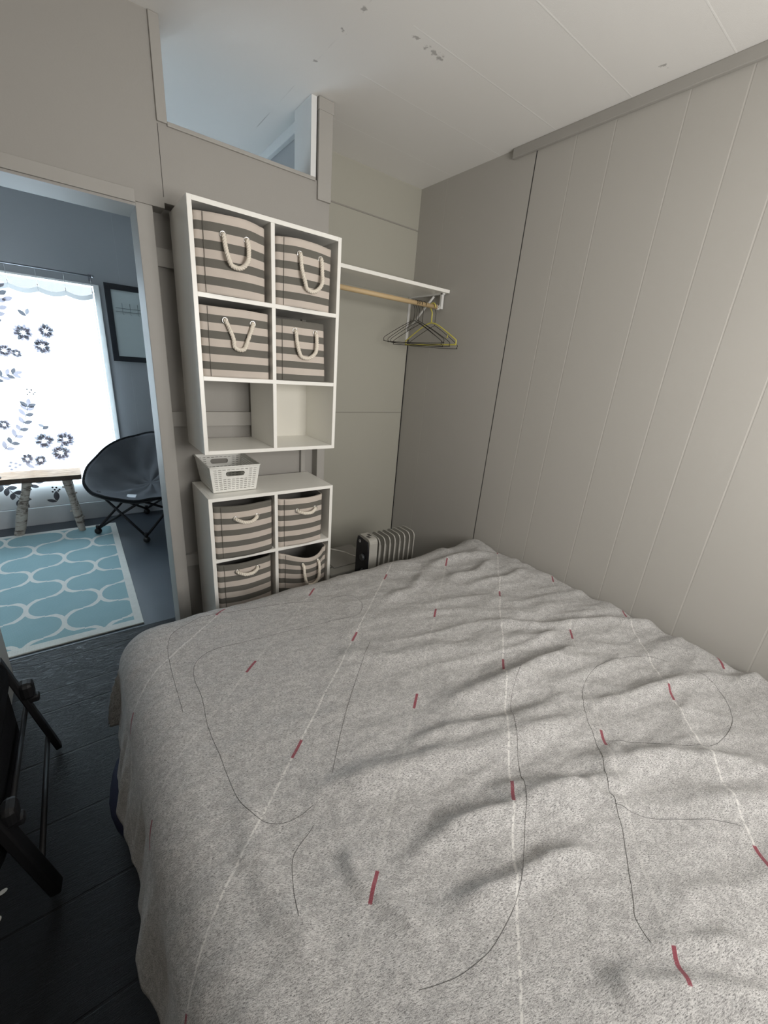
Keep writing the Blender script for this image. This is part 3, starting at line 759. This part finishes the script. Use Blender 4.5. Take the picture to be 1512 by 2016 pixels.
line = t.ss(t.f('ADD', dd, wob), 0.0115, 0.0145, 1.0, 0.0)
bord = t.f('MAXIMUM', t.f('GREATER_THAN', t.x, -0.300), t.f('MAXIMUM', t.f('LESS_THAN', t.y, 0.655), t.f('GREATER_THAN', t.y, 2.285)))
msk = t.f('MAXIMUM', line, bord)
wv = t.n.new('ShaderNodeTexWave'); wv.inputs['Scale'].default_value = 70; wv.bands_direction = 'DIAGONAL'; t.l.new(t.obj, wv.inputs['Vector'])
blue = t.mix(t.noise(8, 4), (0.23, 0.37, 0.40), (0.29, 0.43, 0.46))
blue = t.mix(t.f('MULTIPLY', wv.outputs[1], 0.22), blue, (0.42, 0.56, 0.58))
t.col(t.mix(msk, blue, t.mix(t.noise(40, 2), (0.60, 0.60, 0.56), (0.72, 0.72, 0.68)))); t.bump(t.f('ADD', wv.outputs[1], t.f('MULTIPLY', t.noise(90, 2), 1.0)), 0.5, 0.002)
bm_ = MB().box(-1.75, -0.258, 0.602, 2.33, 0.0005, 0.009, bev=.002)
tag(bm_.build('rug', t.m), 'light blue rug with cream trellis pattern on the next room floor', 'rug')

# curtain: translucent cloth with printed flowers (one mesh)
def sheer(name, c, tr_):
    t = NT(name, 0.9); t.col(c)
    tl = t.n.new('ShaderNodeBsdfTranslucent'); tl.inputs[0].default_value = (*c, 1)
    mx = t.n.new('ShaderNodeMixShader'); mx.inputs[0].default_value = tr_
    out = t.n['Material Output']
    t.l.new(t.b.outputs[0], mx.inputs[1]); t.l.new(tl.outputs[0], mx.inputs[2]); t.l.new(mx.outputs[0], out.inputs[0])
    return t.m
M_cur = sheer('white_voile', (0.80, 0.81, 0.80), 0.45)
M_hemm = sheer('voile_hem', (0.16, 0.16, 0.155), 0.5)
M_p = [sheer('print_pale_grey', (0.26, 0.26, 0.285), 0.45), sheer('print_mid_grey', (0.13, 0.13, 0.145), 0.45), sheer('print_dark', (0.02, 0.02, 0.023), 0.35), sheer('print_blush', (0.40, 0.22, 0.19), 0.45), sheer('print_lilac', (0.32, 0.30, 0.335), 0.45)]
CX0, CX1, CZ0, CZ1 = -1.72, -0.172, 0.175, 1.862
HX = [-0.172 - .165 * i for i in range(10)]
def cur_y(x, z):
    fr = (z - CZ0) / (CZ1 - CZ0)
    return 2.492 + .010 * math.sin(x * 17 + .6 * math.sin(z * 2.2)) * (.35 + .65 * fr) + .003 * noise.noise(Vector((x * 9, 0, z * 3)))
bm = bmesh.new(); nx, nzz = 150, 50; G = []
for i in range(nx + 1):
    x = CX0 + (CX1 - CX0) * i / nx; c = []
    ph = ((CX1 - x) / .165) % 1.0; sag = .022 * math.sin(PI * ph)
    for j in range(nzz + 1):
        fz = j / nzz; z = CZ0 + (CZ1 - CZ0) * fz - sag * max(0, (fz - .8) / .2) ** 1.2
        c.append(bm.verts.new((x + .012 * max(0, fz - .9) * 10 * 0, cur_y(x, z), z)))
    G.append(c)
for i in range(nx):
    for j in range(nzz):
        f = bm.faces.new((G[i][j], G[i + 1][j], G[i + 1][j + 1], G[i][j + 1])); f.smooth = True
        f.material_index = 1 if j == nzz - 1 else 0
def patch(pts, mi):
    vs = [bm.verts.new((x, cur_y(x, z) - .0025, z)) for x, z in pts]
    try: f = bm.faces.new(vs); f.material_index = mi
    except ValueError: pass
def leaf(x, z, L, wd, ang, mi):
    P = []
    for k in range(7): a = k / 6; P.append((L * a, wd * math.sin(PI * a) ** .8))
    for k in range(5, 0, -1): a = k / 6; P.append((L * a, -wd * math.sin(PI * a) ** .8))
    ca, sa = math.cos(ang), math.sin(ang)
    patch([(x + p * ca - q * sa, z + p * sa + q * ca) for p, q in P], mi)
def stroke(P, wd, mi):
    P = catmull(P, 5)
    for a, b in zip(P[:-1], P[1:]):
        d = (b - a); 
        if d.length < 1e-6: continue
        n_ = Vector((-d.y, d.x, 0)).normalized() * wd
        patch([(a.x + n_.x, a.y + n_.y), (b.x + n_.x, b.y + n_.y), (b.x - n_.x, b.y - n_.y), (a.x - n_.x, a.y - n_.y)], mi)
rg = random.Random(3)
def flower(x, z, R, heart=2):
    for ring, n_, rr in ((0, 14, R), (1, 11, R * .72), (2, 8, R * .5)):
        for k in range(n_):
            a = 2 * PI * k / n_ + rg.uniform(-.15, .15) + ring
            leaf(x + rr * .35 * math.cos(a), z + rr * .35 * math.sin(a), rr * rg.uniform(.5, .68), rr * .19, a, 6 if rg.random() < .6 else (2 if rg.random() < .7 else 3))
    for k in range(14):
        a = rg.uniform(0, 2 * PI); r0 = R * rg.uniform(.12, .22)
        leaf(x + r0 * math.cos(a), z + r0 * math.sin(a), R * .16, R * .028, a + rg.uniform(-.8, .8), 4 if heart == 2 else heart)
def branch(P, L, wd, mi=2):
    stroke(P, .0022, 3); Q = catmull(P, 4)
    for k in range(1, len(Q) - 1, 2):
        d = Q[k + 1] - Q[k - 1]; a = math.atan2(d.y, d.x)
        for sd in (1, -1):
            leaf(Q[k].x, Q[k].y, L * rg.uniform(.8, 1.1), wd, a + sd * rg.uniform(.7, 1.0), mi if rg.random() < .6 else 3)
    leaf(Q[-1].x, Q[-1].y, L, wd, math.atan2((Q[-1] - Q[-2]).y, (Q[-1] - Q[-2]).x), mi)
def motif(ox, oz):
    flower(ox - .639, oz + 1.534, .062); flower(ox - .502, oz + 1.560, .055); flower(ox - .542, oz + 1.448, .060)
    leaf(ox - .60, oz + 1.65, .06, .014, 2.4, 3); leaf(ox - .60, oz + 1.66, .05, .012, 1.2, 2)
    branch([(ox - .80, oz + 1.58), (ox - .76, oz + 1.66), (ox - .735, oz + 1.75), (ox - .725, oz + 1.84)], .062, .015, 6)
    leaf(ox - .72, oz + 1.74, .07, .016, .4, 6); flower(ox - .765, oz + 1.40, .050, 3); flower(ox - .70, oz + 1.385, .034, 3)
    branch([(ox - .86, oz + 1.18), (ox - .80, oz + 1.22), (ox - .74, oz + 1.24)], .055, .013, 6)
    for (dx_, dz_) in ((0, 0), (.025, -.004), (.043, -.022), (.012, -.022), (.033, -.034), (-.004, -.038)): leaf(ox - .690 + dx_, oz + 1.130 + dz_, .014, .0055, -.5, 4)
    branch([(ox - .90, oz + .66), (ox - .83, oz + .74), (ox - .76, oz + .84), (ox - .715, oz + .95), (ox - .70, oz + 1.00)], .062, .015, 6)
    flower(ox - .86, oz + .86, .042, 6)
    flower(ox - .643, oz + .725, .068); flower(ox - .505, oz + .735, .068); flower(ox - .552, oz + .625, .072)
    leaf(ox - .64, oz + .82, .05, .014, .5, 3); leaf(ox - .62, oz + .835, .05, .012, 2.6, 2)
    flower(ox - .77, oz + .585, .045, 3); flower(ox - .69, oz + .57, .045, 5)
    for (dx_, dz_) in ((0, 0), (.028, -.01), (-.01, -.028), (.022, -.04), (.05, -.022), (-.005, -.055)): leaf(ox - .885 + dx_, oz + .56 + dz_, .024, .010, .3, 6)
    leaf(ox - .74, oz + .53, .06, .012, .2, 6); leaf(ox - .79, oz + .55, .07, .014, -.7, 6)
    for (dx_, dz_) in ((0, 0), (.025, -.004), (.043, -.022), (.012, -.022), (.033, -.034), (-.004, -.038)): leaf(ox - .66 + dx_, oz + .335 + dz_, .016, .007, -.3, 4)
    branch([(ox - .84, oz + .34), (ox - .78, oz + .38), (ox - .72, oz + .44)], .06, .015, 3); leaf(ox - .715, oz + .43, .06, .02, .7, 5); leaf(ox - .69, oz + .44, .05, .018, .1, 5)
    leaf(ox - .64, oz + .21, .09, .020, 1.5, 3); leaf(ox - .64, oz + .205, .07, .014, 2.8, 3)
    branch([(ox - .97, oz + .40), (ox - .92, oz + .34), (ox - .86, oz + .24)], .07, .018, 3)
motif(0, 0); motif(-.62, .03)
w = MB(); w.bm.free(); w.bm = bm
cur = w.build('curtain', [M_cur, M_hemm] + M_p, keepn=True)
tag(cur, 'sheer white curtain printed with grey flowers and leaves over the bright window', 'curtain')
for hx in HX[:10]:
    w = MB().tube([(hx, 2.489, 1.835), (hx, 2.483, 1.90), (hx + .002, 2.470, 1.985)], .0016, 5)
    w.ball((hx, 2.487, 1.872), .007, (.6, .6, 1.6)); w.build('clip', M_metal, cur)
cr = empty('curtain_rod', (-0.165, 2.47, 1.985), label='thin grey metal curtain rod above the bright window', cat='curtain rod')
M_rodm = plain('grey_rod_metal', (0.22, 0.23, 0.25), 0.35, 0.7)
MB().tube([(-1.75, 0, 0), (0.005, 0, 0)], .0055, 8).build('rod', M_rodm, cr)
MB().tube([(-.005, 0, 0), (-.005, .078, 0)], .004, 8).box(-.016, .006, .070, .080, -.03, .02).ball((.010, 0, 0), .010).build('wall_bracket', M_rodm, cr)

# picture frame on the far wall
pf = empty('picture_frame', (-0.085, 2.55, 1.375), label='black framed pale panel with thin dark lines on the far wall', cat='picture frame')
w = MB(); fw, fh, b_ = .37, .590, .042
for a in ((0, b_, 0, fh), (fw - b_, fw, 0, fh), (b_, fw - b_, 0, b_), (b_, fw - b_, fh - b_, fh)): w.box(a[0], a[1], -.024, -.001, a[2], a[3], bev=.002)
w.build('frame', plain('black_frame_wood', (0.010, 0.013, 0.018), 0.45), pf)
MB().box(b_, fw - b_, -.012, -.002, b_, fh - b_).build('panel', plain('pale_panel', (0.50, 0.56, 0.56), 0.25, var=0.03), pf)
w = MB()
for z in (.415, .390): w.tube([(b_ + .02, -.016, z), (.27, -.016, z)], .0016, 5)
for x in (.11, .165, .22): w.tube([(x, -.016, .455), (x, -.018, .40), (x, -.016, .372), (x + .008, -.020, .370)], .0014, 5)
w.build('panel_lines', plain('panel_line_wire', (0.16, 0.19, 0.20), 0.4, 0.5), pf)  # thin dark lines laid over the pale panel

# birch bench
bn = empty('bench', (-0.9, 2.33, 0.009), label='rustic plank bench with birch log legs under the curtain', cat='bench')
t = NT('live_edge_wood', 0.55)
t.col(t.mix(t.ss(t.noise(16, 5, 0.6, (0.7, 7, 7), dist=1.0), 0.3, 0.7), (0.30, 0.16, 0.085), (0.62, 0.42, 0.27)))
M_lew = t.m
t = NT('bark_edge', 0.9); t.col(t.mix(t.noise(30, 4), (0.025, 0.018, 0.014), (0.09, 0.065, 0.05))); t.bump(t.noise(70, 4), .8, .004); M_bark = t.m
bm = bmesh.new(); topA = []; topB = []; botA = []; botB = []
NB = 40
for i in range(NB + 1):
    x = -.42 + .878 * i / NB
    ya = -.125 + .010 * noise.noise(Vector((x * 4, 0, 0))) ; yb = .135 + .016 * noise.noise(Vector((x * 4, 5, 0)))
    if i == NB: ya += .008
    topA.append(bm.verts.new((x, ya + .006, .488))); topB.append(bm.verts.new((x, yb - .006, .488)))
    botA.append(bm.verts.new((x, ya - .004, .452 + .004 * noise.noise(Vector((x * 9, 3, 0)))))); botB.append(bm.verts.new((x, yb, .452)))
for i in range(NB):
    for q, mi in (((topA[i], topA[i + 1], topB[i + 1], topB[i]), 0), ((botA[i + 1], botA[i], botB[i], botB[i + 1]), 1), ((botA[i], botA[i + 1], topA[i + 1], topA[i]), 1), ((topB[i], topB[i + 1], botB[i + 1], botB[i]), 1)):
        bm.faces.new(q).material_index = mi
bm.faces.new((topA[0], topB[0], botB[0], botA[0])).material_index = 1; bm.faces.new((topA[-1], topB[-1], botB[-1], botA[-1])).material_index = 1
w = MB(); w.bm.free(); w.bm = bm; w.build('bench_top', [M_lew, M_bark], bn)
t = NT('birch_bark', 0.8)
rings = t.noise(9, 4, 0.7, (1.2, 1.2, 4)); t.col(t.mix(t.ss(rings, 0.36, 0.52), (0.10, 0.08, 0.065), t.mix(t.noise(40, 3), (0.32, 0.28, 0.24), (0.50, 0.47, 0.42)))); t.bump(rings, .5, .003)
M_birch = t.m
def blog(a, b, r0, r1, knots):
    a, b = Vector(a), Vector(b); n_ = 14; P = []; Rr = []
    for i in range(n_ + 1):
        s = i / n_; p = a.lerp(b, s); p += Vector((.006 * noise.noise(Vector((s * 3, a.x * 9, 0))), .006 * noise.noise(Vector((s * 3, 4, a.x))), 0)); P.append(p); Rr.append(r0 + (r1 - r0) * s + .003 * math.sin(s * 9 + a.x * 20))
    w = MB().tube(P, Rr, 12)
    for s, an in knots:
        p = a.lerp(b, s); w.tube([p, p + Vector((math.cos(an) * .042, math.sin(an) * .042, .010))], [.009, .006], 7)
    return w
for (a, b, r0, r1, kn) in (((.115, -.06, .452), (-.010, .01, -.006), .028, .036, ((.1, 0.2), (.9, 0.1))), ((.355, -.055, .452), (.402, -.085, -.005), .026, .024, ((.17, 3.3), (.62, 3.3), (.75, 0.0), (.30, .2))), ((-.30, .07, .452), (-.36, .12, -.005), .03, .03, ()), ((.36, .08, .452), (.40, .12, -.005), .024, .024, ())):
    blog(a, b, r0, r1, kn).build('leg', M_birch, bn)
ds = MB().tube([(0, 0, 0), (0, 0, .004)], .040, 24); ds.tube([(.040 * math.cos(a * PI / 12), .040 * math.sin(a * PI / 12), .005) for a in range(24)], .003, 6, closed=True)
tag(ds.build('dish', M_black, loc=(-0.965, 2.27, 0.4975)), 'small round black dish lying on the birch bench', 'dish')

# saucer chair
sc_ = empty('saucer_chair', (0.02, 2.12, 0.0), label='grey padded saucer chair on folding black crossed legs', cat='chair')
M_grey = None
t = NT('charcoal_padded_fabric', 0.75, spec=0.3)
t.col(t.mix(t.noise(10, 4), (0.062, 0.066, 0.075), (0.090, 0.095, 0.104))); t.bump(t.f('ADD', t.noise(14, 4, 0.6, (1, 1, .6)), t.f('MULTIPLY', t.noise(300, 1), .1)), .25, .01); M_grey = t.m
cen = Vector((-.032, -.011, .542)); yw, tlt = -.527, .585; ax1 = Vector((math.cos(yw), math.sin(yw), 0)); ax2 = Vector((-math.sin(yw) * math.cos(tlt), math.cos(yw) * math.cos(tlt), math.sin(tlt))); nrm = ax1.cross(ax2).normalized()
if nrm.z < 0: nrm = -nrm
RX, RY = .443, .394
def saucer(r, a, dpt=.20):
    rr = r; k = rr * rr
    p = cen + ax1 * (RX * rr * math.cos(a)) + ax2 * (RY * rr * math.sin(a)) - nrm * (dpt * (1 - k) ** .85 if k < 1 else 0)
    wr = .034 * noise.noise(Vector((math.cos(a) * 2.4 * rr + 3, math.sin(a) * 2.4 * rr, 1.5))) + (.020 * math.sin(a * 9 + 4 * rr) * rr * (1 - rr) * 2 + .012 * noise.noise(Vector((math.cos(a) * 6 * rr, math.sin(a) * 6 * rr, 8.5))) * (1 - rr * rr))
    return p + nrm * wr + Vector((0, 0, -.034 * (math.cos(2 * a)) * rr * rr))
bm = bmesh.new(); NR, NA = 26, 96
c0 = bm.verts.new(saucer(0, 0)); R_ = []
for i in range(1, NR + 1): R_.append([bm.verts.new(saucer(i / NR, 2 * PI * k / NA)) for k in range(NA)])
for k in range(NA): bm.faces.new((c0, R_[0][k], R_[0][(k + 1) % NA])).smooth = True
for i in range(NR - 1):
    for k in range(NA): bm.faces.new((R_[i][k], R_[i + 1][k], R_[i + 1][(k + 1) % NA], R_[i][(k + 1) % NA])).smooth = True
w = MB(); w.bm.free(); w.bm = bm; st_ = w.build('seat', M_grey, sc_); sm = st_.modifiers.new('pad', 'SOLIDIFY'); sm.thickness = .022; sm.offset = 0
MB().tube([saucer(1.0, 2 * PI * k / 64) for k in range(64)], .012, 8, closed=True).build('rim', M_blackfab, sc_)
MB().tube([saucer(1.015, math.radians(185 + k * 4)) - nrm * .012 for k in range(28)], .009, 8).build('front_tube', M_black, sc_)
pA = saucer(.62, math.radians(258)) + nrm * .020
MB().box(-.035, .035, -.018, .018, 0, .003, bev=.001, rot=Matrix((ax1, ax2, nrm)).transposed(), piv=(0, 0, 0)).build('badge', plain('silver_badge', (0.6, 0.62, 0.65), 0.3), sc_, loc=tuple(pA))
feet = [Vector((-.413, -.017, 0)), Vector((-.104, -.342, 0)), Vector((.32, -.02, 0)), Vector((-.01, .35, 0))]
tops = [Vector((-.375, -.06, .385)), Vector((-.10, -.30, .345)), Vector((.34, .02, .39)), Vector((.02, .30, .40))]
for i in range(4):
    j = (i + 1) % 4
    for a, b in ((feet[i], tops[j]), (feet[j], tops[i])):
        fa = a + Vector((0, 0, .055))
        lg = MB().tube([fa + (b - fa) * 0, b], .0095, 8).build('leg', M_black, sc_)
        if a is feet[i]:
            zf = .0095 if a.x < -.3 else 0.0
            MB().ball(tuple(a + Vector((0, 0, .027 + zf))), .027, (1, 1, .95)).tube([a + Vector((0, 0, .045 + zf)), a + Vector((0, 0, .085))], .013, 8).build('foot', M_black, lg)

# ---------------------------------------------------------------- black folding chair beside the bed
fc = empty('folding_chair', (-0.85, -0.40, 0.0), label='black folding chair standing on the dark floor left of the bed', cat='chair')
def bar(a, b, wx, wy, name, m=M_black, parent=fc):
    a, b = Vector(a), Vector(b); d = (b - a); L = d.length; q = d.to_track_quat('Z', 'Y')
    w = MB().box(-wx, wx, -wy, wy, 0, L, bev=min(wx, wy) * .4)
    o = w.build(name, m, parent); o.location = a; o.rotation_mode = 'QUATERNION'; o.rotation_quaternion = q; return o
O = Vector((-.85, -.40, 0))
def V(x, y, z): return Vector((x, y, z)) - O
bar(V(-.640, -.12, .010), V(-.735, -.13, .47), .016, .010, 'leg'); bar(V(-.640, -.67, .012), V(-.735, -.66, .47), .022, .014, 'leg')
bar(V(-1.10, -.12, .010), V(-1.02, -.13, .47), .016, .010, 'leg'); bar(V(-1.10, -.67, .012), V(-1.02, -.66, .47), .022, .014, 'leg')
MB().tube([V(-.662, -.12, .085), V(-.662, -.67, .10)], .008, 8).build('stretcher', M_black, fc)
MB().tube([V(-.700, -.12, .24), V(-.697, -.67, .30)], .008, 8).build('stretcher', M_black, fc)
MB().tube([V(-1.09, -.12, .09), V(-1.09, -.67, .10)], .008, 8).build('stretcher', M_black, fc)
MB().box(-.705 + .85, -.664 + .85, -.150 + .40, -.098 + .40, .285, .352, bev=.014).box(-.692 + .85, -.655 + .85, -.140 + .40, -.108 + .40, .262, .292, bev=.008).build('hinge', M_black, fc); MB().box(-.702 + .85, -.668 + .85, -.680 + .40, -.625 + .40, .315, .375, bev=.013).box(-.695 + .85, -.662 + .85, -.66 + .40, -.63 + .40, .290, .320, bev=.008).build('hinge', M_black, fc)
sh = MB(); sh.box(-.29 + 0, .135, -.28, .28, .36, .47, bev=.03); so_ = sh.build('seat', M_blackfab, fc)
MB().box(-.27, .128, -.262, .262, .14, .40, bev=.04).build('hanging_pouch', M_blackfab, fc)
bar(V(-1.03, -.13, .45), V(-1.18, -.13, .95), .014, .010, 'back_post'); bar(V(-1.03, -.66, .45), V(-1.18, -.66, .95), .014, .010, 'back_post')
bk2 = MB().box(-.012, .012, -.27, .27, 0, .30, bev=.008).build('backrest', M_blackfab, fc); bk2.location = (-.255, 0.005, .55); bk2.rotation_euler = (0, -.29, 0)

# navy bag pushed under the bed edge
bg_ = MB(); bg_.ball((0, 0, .076), 1.0, (.150, .235, .075), u=28, v=16)
bo = bg_.build('duffel_bag', plain('navy_fabric', (0.012, 0.016, 0.045), 0.9, var=.3, scale=30, bump=.4)); bo.location = (-.345, -.53, 0.0)
for v in bo.data.vertices:
    p = v.co; n_ = 1 + .05 * noise.noise(Vector((p.x * 9, p.y * 9, p.z * 9)))
    v.co = Vector((p.x * n_, p.y * n_, max(.001, (p.z * 1.0))))
tag(bo, 'dark navy soft bag peeking out on the floor under the blanket edge', 'bag')
for i, (sx, sy, a, lb) in enumerate(((-.766, -.590, .3, 'tiny pale paper scrap on the dark floor nearer the folding chair legs'), (-.770, -.665, 1.1, 'tiny pale paper scrap on the dark floor nearest the camera'))):
    w = MB().tube([(0, 0, 0.0004), (0, 0, .0016)], .011, 14); o = w.build('paper_scrap', M_plastic, loc=(sx, sy, 0.0)); o.scale = (1.0, .6, 1); o.rotation_euler = (0, 0, a)
    tag(o, lb, 'scrap of paper')
